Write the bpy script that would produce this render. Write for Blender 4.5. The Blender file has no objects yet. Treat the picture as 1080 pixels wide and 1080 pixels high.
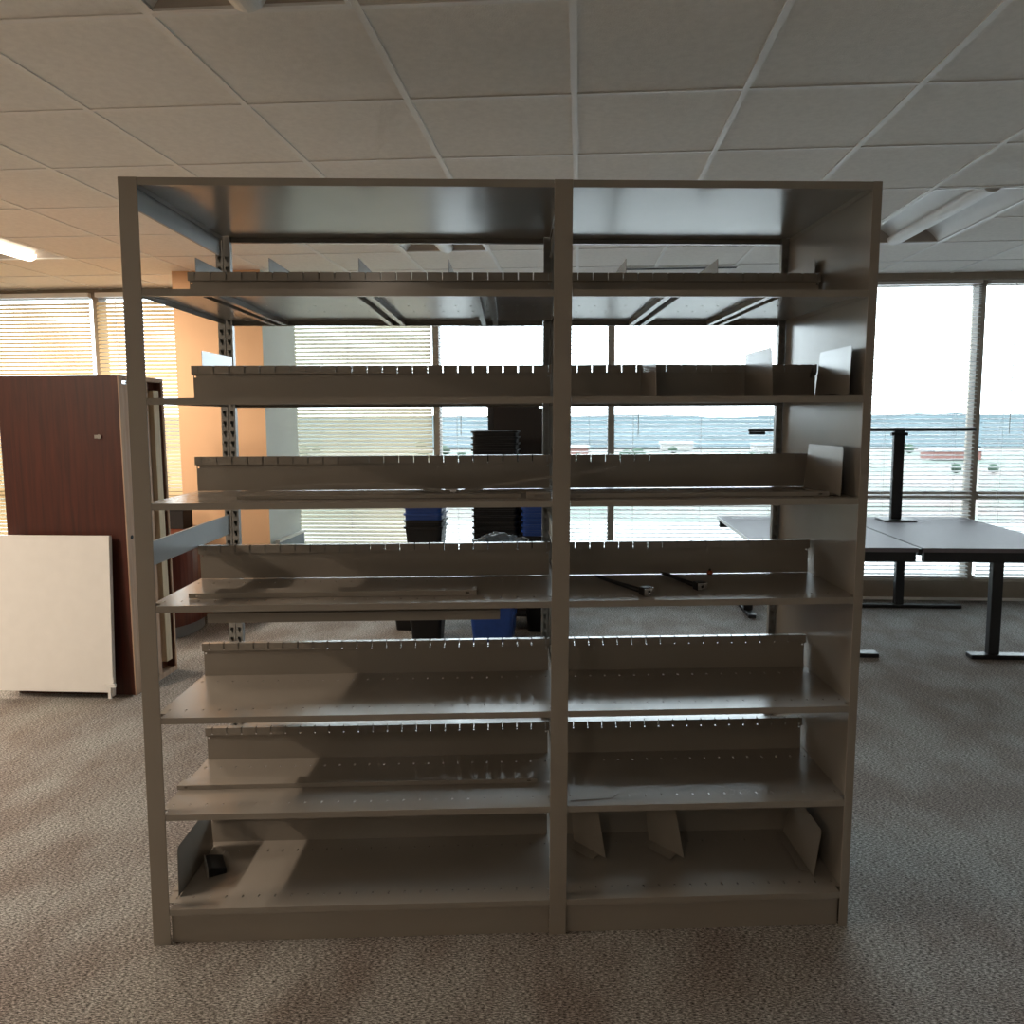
import bpy, bmesh, math, random
from mathutils import Vector, Matrix, noise
random.seed(7)
sc = bpy.context.scene
COL = sc.collection
PI = math.pi

# ------------------------------------------------------------------ camera
TURN = 0.095                       # the shelving stands turned this much in the room
SR = Matrix.Rotation(TURN, 4, 'Z')
cam_d = bpy.data.cameras.new('camera')
cam = bpy.data.objects.new('camera', cam_d)
COL.objects.link(cam)
def _cam_axes():
    yaw, pit, rol = -.0327, -.0944, -.0045
    rows = [[math.cos(yaw), math.sin(yaw), 0], [-math.sin(yaw), math.cos(yaw), 0], [0, 0, 1]]
    c, s = math.cos(pit), math.sin(pit)
    rows[1], rows[2] = ([c*a + s*b for a, b in zip(rows[1], rows[2])], [-s*a + c*b for a, b in zip(rows[1], rows[2])])
    c, s = math.cos(rol), math.sin(rol)
    rows[0], rows[2] = ([c*a + s*b for a, b in zip(rows[0], rows[2])], [-s*a + c*b for a, b in zip(rows[0], rows[2])])
    return [Vector(r) for r in rows]
right, fwd, up = _cam_axes()
rot = Matrix((right, up, -fwd)).transposed().to_4x4()
cam.matrix_world = SR @ Matrix.Translation((1.0729, -2.1317, 1.6157)) @ rot
cam_d.sensor_width = 36
cam_d.lens = 36 * 766.34 / 1080
cam_d.shift_x = (540 - 564.05) / 1080
cam_d.shift_y = (512.34 - 540) / 1080
cam_d.clip_end = 6000
cam_d.clip_start = .05
sc.camera = cam

# ------------------------------------------------------------------ sky, light, exposure
sc.view_settings.view_transform = 'Standard'
sc.view_settings.look = 'None'
sc.view_settings.gamma = 1
sc.view_settings.use_curve_mapping = False
sc.view_settings.exposure = 0.82
sc.cycles.use_denoising = True
sc.cycles.max_bounces = 10
sc.cycles.diffuse_bounces = 5
sc.cycles.glossy_bounces = 4
sc.cycles.transparent_max_bounces = 24
sc.cycles.caustics_reflective = False
SKY = 6.0
ADDED_LAMP = 7.0  # power of the fill lights added behind the camera
w = bpy.data.worlds.new('overcast_sky')
sc.world = w
w.use_nodes = True
nt = w.node_tree
bg = nt.nodes['Background']
tc = nt.nodes.new('ShaderNodeTexCoord')
nz = nt.nodes.new('ShaderNodeTexNoise'); nz.inputs['Scale'].default_value = 2.2; nz.inputs['Detail'].default_value = 5
cr = nt.nodes.new('ShaderNodeValToRGB')
cr.color_ramp.elements[0].color = (.80, .88, 1, 1); cr.color_ramp.elements[1].color = (.95, .98, 1, 1)
nt.links.new(tc.outputs['Generated'], nz.inputs['Vector']); nt.links.new(nz.outputs['Fac'], cr.inputs['Fac'])
nt.links.new(cr.outputs['Color'], bg.inputs['Color'])
bg.inputs['Strength'].default_value = SKY
# daylight portal along the window wall (only guides sampling of the sky)
pd = bpy.data.lights.new('window_portal', 'AREA'); pd.shape = 'RECTANGLE'; pd.size = 11.0; pd.size_y = 2.65
pd.cycles.is_portal = True
po = bpy.data.objects.new('window_portal', pd); COL.objects.link(po)
po.location = (.8, 4.62, 1.43); po.rotation_euler = (-PI/2, 0, 0)

# ------------------------------------------------------------------ materials
def new_mat(name):
    m = bpy.data.materials.new(name); m.use_nodes = True
    return m, m.node_tree, m.node_tree.nodes['Principled BSDF']
def mat(name, col, rough=.5, metal=0, spec=.5, var=.06, scale=12, bump=0, bscale=60, stretch=(1, 1, 1), coat=0, rvar=0, emit=None):
    m, t, b = new_mat(name)
    N = t.nodes.new; L = t.links.new
    tc = N('ShaderNodeTexCoord'); mp = N('ShaderNodeMapping'); mp.inputs['Scale'].default_value = stretch
    L(tc.outputs['Object'], mp.inputs['Vector'])
    nz = N('ShaderNodeTexNoise'); nz.inputs['Scale'].default_value = scale; nz.inputs['Detail'].default_value = 4
    L(mp.outputs['Vector'], nz.inputs['Vector'])
    r = N('ShaderNodeValToRGB')
    r.color_ramp.elements[0].position = .3; r.color_ramp.elements[1].position = .7
    r.color_ramp.elements[0].color = tuple(c*(1-var) for c in col) + (1,)
    r.color_ramp.elements[1].color = tuple(min(1, c*(1+var)) for c in col) + (1,)
    L(nz.outputs['Fac'], r.inputs['Fac']); L(r.outputs['Color'], b.inputs['Base Color'])
    b.inputs['Roughness'].default_value = rough; b.inputs['Metallic'].default_value = metal
    b.inputs['Specular IOR Level'].default_value = spec
    b.inputs['Coat Weight'].default_value = coat
    if rvar:
        mr = N('ShaderNodeMapRange'); mr.inputs['To Min'].default_value = rough-rvar; mr.inputs['To Max'].default_value = rough+rvar
        L(nz.outputs['Fac'], mr.inputs['Value']); L(mr.outputs['Result'], b.inputs['Roughness'])
    if bump:
        n2 = N('ShaderNodeTexNoise'); n2.inputs['Scale'].default_value = bscale; n2.inputs['Detail'].default_value = 3
        L(mp.outputs['Vector'], n2.inputs['Vector'])
        bp = N('ShaderNodeBump'); bp.inputs['Strength'].default_value = bump; bp.inputs['Distance'].default_value = .01
        L(n2.outputs['Fac'], bp.inputs['Height']); L(bp.outputs['Normal'], b.inputs['Normal'])
    if emit:
        b.inputs['Emission Color'].default_value = emit[0] + (1,); b.inputs['Emission Strength'].default_value = emit[1]
    return m
STEEL = mat('beige_enamelled_steel', (.29, .262, .23), .22, 0, .6, .03, 5, .006, 400, rvar=.02)
STEELP = mat('beige_enamelled_post', (.29, .258, .222), .42, 0, .5, .03, 5, .03, 300)
DARKSTEEL = mat('grey_steel', (.33, .33, .32), .35, .2, .5, .05, 8, .02, 200)
CHROME = mat('chrome', (.75, .76, .78), .18, 1, .5, .03)
BLACKPL = mat('black_plastic', (.006, .006, .007), .42, 0, .35, .15, 20, .02, 200)
BLUEPL = mat('blue_plastic', (.012, .05, .24), .38, 0, .5, .1, 20, .02, 200)
BLACKMT = mat('black_powder_coat', (.012, .012, .014), .45, 0, .5, .1)
WHITEPL = mat('white_plastic', (.75, .75, .73), .4, 0, .5, .04)
WHITEMT = mat('white_enamel', (.8, .8, .79), .3, 0, .5, .02)
MULL = mat('brown_window_frame', (.30, .25, .20), .5, 0, .4, .05)
WALLM = mat('painted_wall', (.62, .62, .58), .8, 0, .3, .02, 3, .03, 200)
BEIGEWALL = mat('beige_wall', (.55, .50, .43), .8, 0, .3, .02, 3, .03, 200)
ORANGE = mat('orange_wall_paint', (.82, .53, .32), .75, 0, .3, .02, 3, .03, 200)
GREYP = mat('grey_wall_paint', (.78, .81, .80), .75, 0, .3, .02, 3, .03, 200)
TBAR = mat('ceiling_grid_white', (.85, .84, .82), .5, 0, .4, .02)
DARKSLOT = mat('dark_slot', (.02, .02, .02), .7, 0, .3, .05)
DESKTOP = mat('mauve_grey_laminate', (.17, .155, .175), .6, 0, .3, .03, 30)
ORANGEPL = mat('orange_brown_plastic', (.28, .06, .02), .4)
PAPER = mat('white_paper', (.75, .77, .80), .8)
SOFFIT = mat('brown_soffit', (.30, .25, .20), .7, 0, .3, .04)

def wood(name, c1, c2, rough, coat=0, axis='Z', sc_=3):
    m, t, b = new_mat(name); N = t.nodes.new; L = t.links.new
    tc = N('ShaderNodeTexCoord'); mp = N('ShaderNodeMapping')
    s = {'Z': (14, 14, .8), 'Y': (14, .8, 14), 'X': (.8, 14, 14)}[axis]
    mp.inputs['Scale'].default_value = s; L(tc.outputs['Object'], mp.inputs['Vector'])
    nz = N('ShaderNodeTexNoise'); nz.inputs['Scale'].default_value = sc_; nz.inputs['Detail'].default_value = 6; nz.inputs['Distortion'].default_value = .6
    L(mp.outputs['Vector'], nz.inputs['Vector'])
    r = N('ShaderNodeValToRGB'); r.color_ramp.elements[0].position = .3; r.color_ramp.elements[1].position = .72
    r.color_ramp.elements[0].color = c1 + (1,); r.color_ramp.elements[1].color = c2 + (1,)
    L(nz.outputs['Fac'], r.inputs['Fac']); L(r.outputs['Color'], b.inputs['Base Color'])
    b.inputs['Roughness'].default_value = rough; b.inputs['Coat Weight'].default_value = coat
    return m
REDWOOD = wood('red_mahogany_veneer', (.11, .018, .008), (.20, .040, .016), .35, .3)
MAHOG = wood('mahogany_veneer', (.035, .005, .002), (.075, .012, .004), .5, .0)
MAHOGX = wood('mahogany_veneer_top', (.14, .03, .012), (.25, .07, .03), .3, .3, 'X')
RAWWOOD = wood('raw_chipboard_back', (.42, .26, .17), (.58, .40, .28), .7)
PALEWOOD = wood('pale_pine_batten', (.55, .43, .28), (.72, .60, .42), .7)
DARKWOOD = wood('dark_stained_rim', (.07, .022, .012), (.13, .045, .025), .5)

def carpet():
    m, t, b = new_mat('grey_loop_carpet'); N = t.nodes.new; L = t.links.new
    tc = N('ShaderNodeTexCoord')
    mp = N('ShaderNodeMapping'); mp.inputs['Scale'].default_value = (1, 3.2, 1); L(tc.outputs['Object'], mp.inputs['Vector'])
    fine = N('ShaderNodeTexNoise'); fine.inputs['Scale'].default_value = 85; fine.inputs['Detail'].default_value = 5; fine.inputs['Roughness'].default_value = .75
    L(mp.outputs['Vector'], fine.inputs['Vector'])
    mp2 = N('ShaderNodeMapping'); mp2.inputs['Scale'].default_value = (1.6, 1, 1); L(tc.outputs['Object'], mp2.inputs['Vector'])
    big = N('ShaderNodeTexNoise'); big.inputs['Scale'].default_value = 2.4; big.inputs['Detail'].default_value = 4
    L(mp2.outputs['Vector'], big.inputs['Vector'])
    r = N('ShaderNodeValToRGB'); e = r.color_ramp.elements
    e[0].position = .38; e[0].color = (.03, .027, .026, 1); e[1].position = .62; e[1].color = (.68, .67, .65, 1)
    k = e.new(.5); k.color = (.25, .24, .228, 1)
    L(fine.outputs['Fac'], r.inputs['Fac'])
    r2 = N('ShaderNodeValToRGB'); r2.color_ramp.elements[0].position = .38; r2.color_ramp.elements[1].position = .62
    r2.color_ramp.elements[0].color = (.78, .70, .66, 1); r2.color_ramp.elements[1].color = (1.05, 1.05, 1.03, 1)
    L(big.outputs['Fac'], r2.inputs['Fac'])
    mx = N('ShaderNodeMix'); mx.data_type = 'RGBA'; mx.blend_type = 'MULTIPLY'; mx.inputs['Factor'].default_value = 1
    L(r.outputs['Color'], mx.inputs['A']); L(r2.outputs['Color'], mx.inputs['B'])
    L(mx.outputs['Result'], b.inputs['Base Color']); b.inputs['Roughness'].default_value = .95
    b.inputs['Specular IOR Level'].default_value = .15
    bp = N('ShaderNodeBump'); bp.inputs['Strength'].default_value = .6; bp.inputs['Distance'].default_value = .006
    L(fine.outputs['Fac'], bp.inputs['Height']); L(bp.outputs['Normal'], b.inputs['Normal'])
    return m
CARPET = carpet()
CEILM = mat('mineral_ceiling_tile', (.86, .84, .80), .95, 0, .1, .04, 40, .25, 250)

def slat_mat(name, col, trans):
    m, t, b = new_mat(name); N = t.nodes.new; L = t.links.new
    out = t.nodes['Material Output']
    b.inputs['Base Color'].default_value = col + (1,); b.inputs['Roughness'].default_value = .45
    tr = N('ShaderNodeBsdfTranslucent'); tr.inputs['Color'].default_value = col + (1,)
    mx = N('ShaderNodeMixShader'); mx.inputs[0].default_value = trans
    nz = N('ShaderNodeTexNoise'); nz.inputs['Scale'].default_value = 3
    mr = N('ShaderNodeMapRange'); mr.inputs['To Min'].default_value = .4; mr.inputs['To Max'].default_value = .5
    L(nz.outputs['Fac'], mr.inputs['Value']); L(mr.outputs['Result'], b.inputs['Roughness'])
    L(b.outputs['BSDF'], mx.inputs[1]); L(tr.outputs['BSDF'], mx.inputs[2]); L(mx.outputs['Shader'], out.inputs['Surface'])
    return m
SLAT = slat_mat('white_blind_slat', (.88, .89, .90), .25)
SLATC = slat_mat('cream_blind_slat', (.84, .79, .64), .20)
SLATW = slat_mat('warm_lit_cream_slat', (.80, .64, .40), .10)  # warm light on the left blinds is put into this slat colour

def glass_mat():
    m, t, b = new_mat('window_glass'); N = t.nodes.new; L = t.links.new
    out = t.nodes['Material Output']; t.nodes.remove(b)
    fr = N('ShaderNodeFresnel'); fr.inputs['IOR'].default_value = 1.45
    tr = N('ShaderNodeBsdfTransparent'); tr.inputs['Color'].default_value = (.90, .95, .95, 1)
    gl = N('ShaderNodeBsdfGlossy'); gl.inputs['Roughness'].default_value = .02
    mx = N('ShaderNodeMixShader'); L(fr.outputs['Fac'], mx.inputs[0]); L(tr.outputs['BSDF'], mx.inputs[1]); L(gl.outputs['BSDF'], mx.inputs[2])
    L(mx.outputs['Shader'], out.inputs['Surface'])
    return m
GLASS = glass_mat()
def film_mat():
    m, t, b = new_mat('clear_plastic_film'); N = t.nodes.new; L = t.links.new
    out = t.nodes['Material Output']
    b.inputs['Base Color'].default_value = (.55, .6, .65, 1); b.inputs['Roughness'].default_value = .15
    nz = N('ShaderNodeTexNoise'); nz.inputs['Scale'].default_value = 30
    bp = N('ShaderNodeBump'); bp.inputs['Strength'].default_value = .6; L(nz.outputs['Fac'], bp.inputs['Height']); L(bp.outputs['Normal'], b.inputs['Normal'])
    tr = N('ShaderNodeBsdfTransparent'); tr.inputs['Color'].default_value = (.9, .93, .95, 1)
    mx = N('ShaderNodeMixShader'); mx.inputs[0].default_value = .45
    L(b.outputs['BSDF'], mx.inputs[1]); L(tr.outputs['BSDF'], mx.inputs[2]); L(mx.outputs['Shader'], out.inputs['Surface'])
    return m
FILM = film_mat()
def land_mat():
    m, t, b = new_mat('distant_land'); N = t.nodes.new; L = t.links.new
    tc = N('ShaderNodeTexCoord'); nz = N('ShaderNodeTexNoise'); nz.inputs['Scale'].default_value = .02; nz.inputs['Detail'].default_value = 8; nz.inputs['Roughness'].default_value = .65
    L(tc.outputs['Object'], nz.inputs['Vector'])
    r = N('ShaderNodeValToRGB'); e = r.color_ramp.elements
    e[0].position = .3; e[0].color = (.030, .048, .036, 1); e[1].position = .7; e[1].color = (.12, .12, .12, 1)
    for p, c in ((.42, (.045, .062, .048, 1)), (.5, (.070, .078, .062, 1)), (.57, (.085, .06, .052, 1))):
        k = e.new(p); k.color = c
    L(nz.outputs['Fac'], r.inputs['Fac']); L(r.outputs['Color'], b.inputs['Base Color']); b.inputs['Roughness'].default_value = .95
    return m
LAND = land_mat()
HILLM = mat('wooded_hills_haze_tint', (.030, .048, .055), .95, 0, .1, .35, .012)  # blue-green tint puts distance haze into the woodland colour
FOLIAGE = mat('tree_foliage', (.032, .050, .036), .95, 0, .1, .3, .4)

# ------------------------------------------------------------------ mesh helpers
class MB:
    def __init__(s): s.v = []; s.f = []
    def add(s, vs, fs):
        n = len(s.v); s.v += [tuple(v) for v in vs]; s.f += [tuple(i+n for i in f) for f in fs]; return s
    def box(s, x0, x1, y0, y1, z0, z1, M=None):
        vs = [Vector((x, y, z)) for z in (z0, z1) for y in (y0, y1) for x in (x0, x1)]
        if M: vs = [M @ v for v in vs]
        return s.add(vs, [(0, 2, 3, 1), (4, 5, 7, 6), (0, 1, 5, 4), (2, 6, 7, 3), (0, 4, 6, 2), (1, 3, 7, 5)])
    def prism(s, poly, a, b, mp):                    # poly in 2D, extruded from a to b, mp(p,q,t)->xyz
        n = len(poly)
        vs = [mp(p, q, a) for p, q in poly] + [mp(p, q, b) for p, q in poly]
        fs = [tuple(range(n)), tuple(range(2*n-1, n-1, -1))] + [(i, i+n, (i+1) % n+n, (i+1) % n) for i in range(n)]
        return s.add(vs, fs)
    def tube(s, pts, r, n=8, flat=1.0):
        pts = [Vector(p) for p in pts]; rings = []
        for i, p in enumerate(pts):
            d = (pts[min(i+1, len(pts)-1)] - pts[max(i-1, 0)]).normalized()
            u = d.cross(Vector((0, 0, 1)))
            if u.length < 1e-3: u = Vector((1, 0, 0))
            u.normalize(); v = u.cross(d)
            rr = r[i] if isinstance(r, (list, tuple)) else r
            rings.append([p + u*math.cos(2*PI*k/n)*rr + v*math.sin(2*PI*k/n)*rr*flat for k in range(n)])
        vs = [q for g in rings for q in g]; fs = []
        for i in range(len(pts)-1):
            for k in range(n):
                fs.append((i*n+k, i*n+(k+1) % n, (i+1)*n+(k+1) % n, (i+1)*n+k))
        fs += [tuple(range(n-1, -1, -1)), tuple((len(pts)-1)*n+k for k in range(n))]
        return s.add(vs, fs)
    def plate(s, A, B, hole, t, mp):                 # perforated plate on a cell grid
        A = sorted(set(round(a, 5) for a in A)); B = sorted(set(round(b, 5) for b in B))
        na, nb = len(A), len(B)
        solid = [[not hole((A[i]+A[i+1])/2, (B[j]+B[j+1])/2) for j in range(nb-1)] for i in range(na-1)]
        base = len(s.v)
        for c in (0, t):
            for j in range(nb):
                for i in range(na): s.v.append(tuple(mp(A[i], B[j], c)))
        I = lambda i, j, k: base + k*na*nb + j*na + i
        ok = lambda i, j: 0 <= i < na-1 and 0 <= j < nb-1 and solid[i][j]
        for i in range(na-1):
            for j in range(nb-1):
                if not solid[i][j]: continue
                s.f.append((I(i, j, 0), I(i, j+1, 0), I(i+1, j+1, 0), I(i+1, j, 0)))
                s.f.append((I(i, j, 1), I(i+1, j, 1), I(i+1, j+1, 1), I(i, j+1, 1)))
                if not ok(i-1, j): s.f.append((I(i, j, 0), I(i, j, 1), I(i, j+1, 1), I(i, j+1, 0)))
                if not ok(i+1, j): s.f.append((I(i+1, j, 0), I(i+1, j+1, 0), I(i+1, j+1, 1), I(i+1, j, 1)))
                if not ok(i, j-1): s.f.append((I(i, j, 0), I(i+1, j, 0), I(i+1, j, 1), I(i, j, 1)))
                if not ok(i, j+1): s.f.append((I(i, j+1, 0), I(i, j+1, 1), I(i+1, j+1, 1), I(i+1, j+1, 0)))
        return s
    def mesh(s, name, shear=False):
        me = bpy.data.meshes.new(name)
        vs = [(x + sh(z), y, z) for x, y, z in s.v] if shear else s.v
        me.from_pydata(vs, [], s.f); 
        bm = bmesh.new(); bm.from_mesh(me)
        loose = [v for v in bm.verts if not v.link_faces]
        if loose: bmesh.ops.delete(bm, geom=loose, context='VERTS')
        bmesh.ops.recalc_face_normals(bm, faces=bm.faces); bm.to_mesh(me); bm.free()
        return me
def sh(z): return .0096*(z-1.25)                     # the long unit leans a little
def obj(name, mb, m, parent=None, loc=None, bevel=0, smooth=False, shear=False, rot=None):
    me = mb.mesh(name, shear) if isinstance(mb, MB) else mb
    if m and not me.materials: me.materials.append(m)
    o = bpy.data.objects.new(name, me); COL.objects.link(o)
    if parent: o.parent = parent
    if loc: o.location = loc
    if rot: o.rotation_euler = rot
    if bevel:
        b = o.modifiers.new('bevel', 'BEVEL'); b.width = bevel; b.segments = 2; b.limit_method = 'ANGLE'
    if smooth:
        for p in me.polygons: p.use_smooth = True
    return o
def tag(o, label, cat, group=None, kind=None):
    o['label'] = label; o['category'] = cat
    if group: o['group'] = group
    if kind: o['kind'] = kind
    return o
def empty(name, loc=(0, 0, 0), rz=0, rot=None):
    o = bpy.data.objects.new(name, None); COL.objects.link(o); o.location = loc
    o.rotation_euler = rot or (0, 0, rz); o.empty_display_size = .1
    return o
def thing(name, label, cat, loc=(0, 0, 0), rz=0, group=None, rot=None):
    return tag(empty(name, loc, rz, rot), label, cat, group)
def struct(name, mb, m, parent=None, **k):
    o = obj(name, mb, m, parent, **k)
    if not parent: o['kind'] = 'structure'
    return o
def copy_tree(o, parent=None):
    c = o.copy(); COL.objects.link(c)
    if parent: c.parent = parent
    for ch in list(o.children): copy_tree(ch, c)
    return c
def S(x, y, z):                                      # shelf frame -> room
    return SR @ Vector((x + sh(z), y, z))
def sthing(name, label, cat, x, y, z, rz=0, group=None, rx=0, ry=0):
    o = thing(name, label, cat, S(x, y, z), 0, group)
    o.rotation_euler = (Matrix.Rotation(TURN, 3, 'Z') @ Matrix.Rotation(rz, 3, 'Z') @ Matrix.Rotation(ry, 3, 'Y') @ Matrix.Rotation(rx, 3, 'X')).to_euler()
    return o
XYZ = lambda a, b, c: (a, b, c)

# ------------------------------------------------------------------ the room
HC = 2.79; WV = 4.45; UL, UR, VB = -5.3, 7.9, -6.2
struct('floor', MB().box(UL-.3, UR+.3, VB-.3, WV+.3, -.12, 0), CARPET)
g = MB()
U0 = .015; P = .6165
tv = 3.845 - P*2
cells = [(k, r) for k in (0, 5, -5) for r in (0, 5, 10) if (k, r) != (5, 10)]     # two-tile openings for the lights
def in_light(u, v): return any(U0+P*k < u < U0+P*(k+1) and tv-P*(r+1) < v < tv-P*(r-1) for k, r in cells)
cA = [UL-.3, UR+.3] + [U0+P*k for k in (0, 1, 5, 6, -5, -4)]
cB = [VB-.3, WV+.3] + [tv-P*(r+d) for r in (0, 5, 10) for d in (-1, 1)]
struct('ceiling', MB().plate(cA, cB, in_light, .12, lambda a, b, c: (a, b, HC+c)).box(UL-.3, UR+.3, VB-.3, WV+.3, HC+.121, HC+.25), CEILM)
us = [U0+P*k for k in range(int((UL-U0)//P)+1, 30) if U0+P*k < UR]
vs_ = [v for v in (3.845 - P*k for k in range(0, 30)) if v > VB]
for u in us: g.box(u-.012, u+.012, VB, WV, HC-.005, HC-.0003)
eu = [UL] + us + [UR]
for v in vs_:
    for a, b in zip(eu, eu[1:]):
        if not in_light((a+b)/2, v): g.box(a+.012, b-.012, v-.009, v+.009, HC-.0045, HC-.0003)
struct('trim_1', g, TBAR)
struct('wall_left', MB().box(UL-.2, UL, VB-.2, WV+.2, 0, HC), BEIGEWALL)
struct('wall_right', MB().box(UR, UR+.2, VB-.2, WV+.2, 0, HC), BEIGEWALL)
struct('wall_back', MB().box(UL, UR, VB-.2, VB, 0, HC), BEIGEWALL)
# window wall: sill wall + strip above
SILL = .17; HEAD = 2.74
struct('wall_front', MB().box(UL, UR, WV, WV+.18, 0, SILL), SOFFIT)
struct('wall_header', MB().box(UL, UR, WV, WV+.18, HEAD, HC), SOFFIT)
struct('trim_2', MB().box(3.05, UR, WV-.13, WV, 2.735, HC), SOFFIT)
struct('baseboard_front', MB().box(-1.25, UR, WV-.012, WV, 0, .022), TBAR)
# round of windows
mu = [-.0085 + 1.5527*k for k in range(-3, 6)]
mu = [UL] + [m for m in mu if m > UL+.3] + [UR]
for i in range(len(mu)-1):
    a, b = mu[i], mu[i+1]
    f = MB()
    f.box(a-.0285, a+.0285, WV-.02, WV+.10, SILL, HEAD)
    if i == len(mu)-2: f.box(b-.02, b, WV-.02, WV+.10, SILL, HEAD)
    f.box(a+.0285, b-.0285, WV+.01, WV+.10, SILL, SILL+.045)
    f.box(a+.0285, b-.0285, WV+.01, WV+.10, HEAD-.03, HEAD)
    f.box(a+.0285, b-.0285, WV+.02, WV+.10, .885, .955)
    root = empty('window_%d' % (i+1), (0, 0, 0)); root['kind'] = 'structure'
    obj('window_frame', f, MULL, root, bevel=.003)
    obj('window_pane', MB().box(a+.0285, b-.0285, WV+.060, WV+.066, SILL+.045, .885).box(a+.0285, b-.0285, WV+.060, WV+.066, .955, HEAD-.03), GLASS, root)
# column clad in orange and grey paint
cb = MB().box(-1.995, -1.27, 3.74, WV-.022, 0, HC)
c = struct('wall_column', cb, ORANGE)
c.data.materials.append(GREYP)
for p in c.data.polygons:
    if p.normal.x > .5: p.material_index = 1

# ------------------------------------------------------------------ blinds
def blind(a, b, label, cat_mat, tilt, z0, group):
    width = .031 if tilt > .6 else .040
    t = thing('window_blind', label, 'blind', ((a+b)/2, WV-.05, z0), 0, group)
    hw = (b-a)/2
    pitch = .0343; top = HEAD-.035-z0
    n = int((top-.03)/pitch)
    sl = MB(); cs, sn = math.cos(tilt), math.sin(tilt); zz_ = []
    for k in range(n):
        z = .03 + pitch*k
        zz_.append(z)
    if tilt < .6: zz_ = [z for z in zz_ if z < top-.17] + [top-.165+.0135*q for q in range(12)]
    for z in zz_:
        prof = [(-width/2, 0), (0, .0035), (width/2, 0)]
        pts = [(y*cs - h*sn, z + y*sn + h*cs) for y, h in prof]
        th = .0008
        sl.add([(x, y, zz) for x in (-hw, hw) for y, zz in pts], [(0, 1, 4, 3), (1, 2, 5, 4)])
    so = obj('slats', sl, cat_mat, t, smooth=True)
    obj('headrail', MB().box(-hw, hw, -.025, .025, top, top+.04), WHITEMT, t, bevel=.003)
    obj('bottom_rail', MB().box(-hw, hw, -.02, .02, -.008, .008), WHITEMT, t, bevel=.003)
    cd = MB()
    for x in (-hw+.16, 0, hw-.16):
        for y in (-.0235, .0235): cd.tube([(x, y, 0), (x, y, top)], .0012, 5)
    obj('ladder_cord', cd, WHITEPL, t)
    wd = MB().tube([(-hw+.2, -.04, top), (-hw+.2, -.045, top-1.25)], .0035, 6)
    obj('tilt_wand', wd, WHITEPL, t)
    return t
nm = {3: ('cream venetian blind with warm light in its colour, left of the orange column, slats closed', SLATW, 1.15),
      4: ('cream venetian blind right of the orange column, slats closed', SLATC, 1.12),
      5: ('white venetian blind with open slats behind the black and blue bins', SLAT, .22),
      6: ('white venetian blind with open slats at the left end of the desks', SLAT, .22),
      7: ('white venetian blind with open slats behind the black monitor pole', SLAT, .22)}
gaps = [(mu[i]+.031, mu[i+1]-.031) for i in range(len(mu)-1)]
for i, (a, b) in enumerate(gaps):
    mid = (a+b)/2
    if mid < -4: L_ = ('cream venetian blind with warm light in its colour, at the far left corner of the room', SLATW, 1.0)
    elif mid < -1.9 and mid > -3.3: L_ = nm[3]
    elif mid < -3.0: L_ = ('cream venetian blind with warm light in its colour, second from the far left corner', SLATW, 1.0)
    elif mid < 0: L_ = nm[4]
    elif mid < 1.5: L_ = nm[5]
    elif mid < 3: L_ = nm[6]
    elif mid < 4.6: L_ = nm[7]
    else: L_ = ('white venetian blind with open slats right of the desks, %s' % ('nearer the monitor pole' if mid < 6 else 'by the right wall'), SLAT, .22)
    if b - a > .25: blind(a, b, L_[0], L_[1], L_[2], .215, 'venetian blinds along the window wall')

# ------------------------------------------------------------------ ceiling fixtures
def troffer(u, v, label, lit, tint=(1, .82, .64)):
    t = thing('ceiling_light', label, 'ceiling light', (u, v, HC-.006), 0, 'recessed ceiling lights')
    W_, L_ = P-.026, 2*P-.026
    f = MB()
    f.box(-W_/2, W_/2, -L_/2, -L_/2+.012, -.0, .008); f.box(-W_/2, W_/2, L_/2-.012, L_/2, -.0, .008)
    f.box(-W_/2, -W_/2+.012, -L_/2+.012, L_/2-.012, -.0, .008); f.box(W_/2-.012, W_/2, -L_/2+.012, L_/2-.012, -.0, .008)
    obj('frame', f, WHITEMT, t)
    n = 12; y0, y1 = -L_/2+.013, L_/2-.013
    for s in (-1, 1):
        prof = [(s*(.01+(W_/2-.024)*k/n), .008+.092*math.sin(PI*k/n)**.8) for k in range(n+1)]
        m_ = n+1; w_ = MB()
        w_.add([(x, y, z) for y in (y0, y1) for x, z in prof], [(k, k+1, k+m_+1, k+m_) for k in range(n)])
        obj('reflector_wing', w_, WHITEMT, t, smooth=True)
        for yy in (y0, y1):
            e_ = MB(); e_.add([(x, yy, z) for x, z in prof], [tuple(range(m_))])
            obj('end_plate', e_, BEIGEPL, t)
    bk = MB()
    prof = [(.055*math.cos(PI+PI*k/n), .030+.045*math.sin(PI+PI*k/n)) for k in range(n+1)]
    bk.prism(prof, y0, y1, lambda p, q, tt: (p, tt, q))
    obj('basket', bk, LIT if lit else WHITEPL, t, smooth=False)
    if lit:
        ld = bpy.data.lights.new('added_lamp', 'AREA'); ld.shape = 'RECTANGLE'; ld.size = .12; ld.size_y = 1.1
        ld.energy = lit; ld.color = tint  # area light added for fill, only in the lit fixtures
        lo = bpy.data.objects.new('added_lamp', ld); COL.objects.link(lo); lo.parent = t; lo.location = (0, 0, -.022)
    return t
BEIGEPL = mat('beige_end_plate', (.45, .40, .35), .6)
LIT = mat('added_lamp_diffuser', (.9, .85, .75), .5, emit=((1, .85, .68), 2.5))  # glow for the baskets of the added lit fixtures
cu = lambda k: U0 + P*(k+.5)
NEU = (1, .95, .88)
troffer(cu(0), tv, 'recessed ceiling light seen over the left bay, behind the top panel', 0)
troffer(cu(5), tv, 'recessed ceiling light right of the shelving, nearest the window wall', 0)
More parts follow.
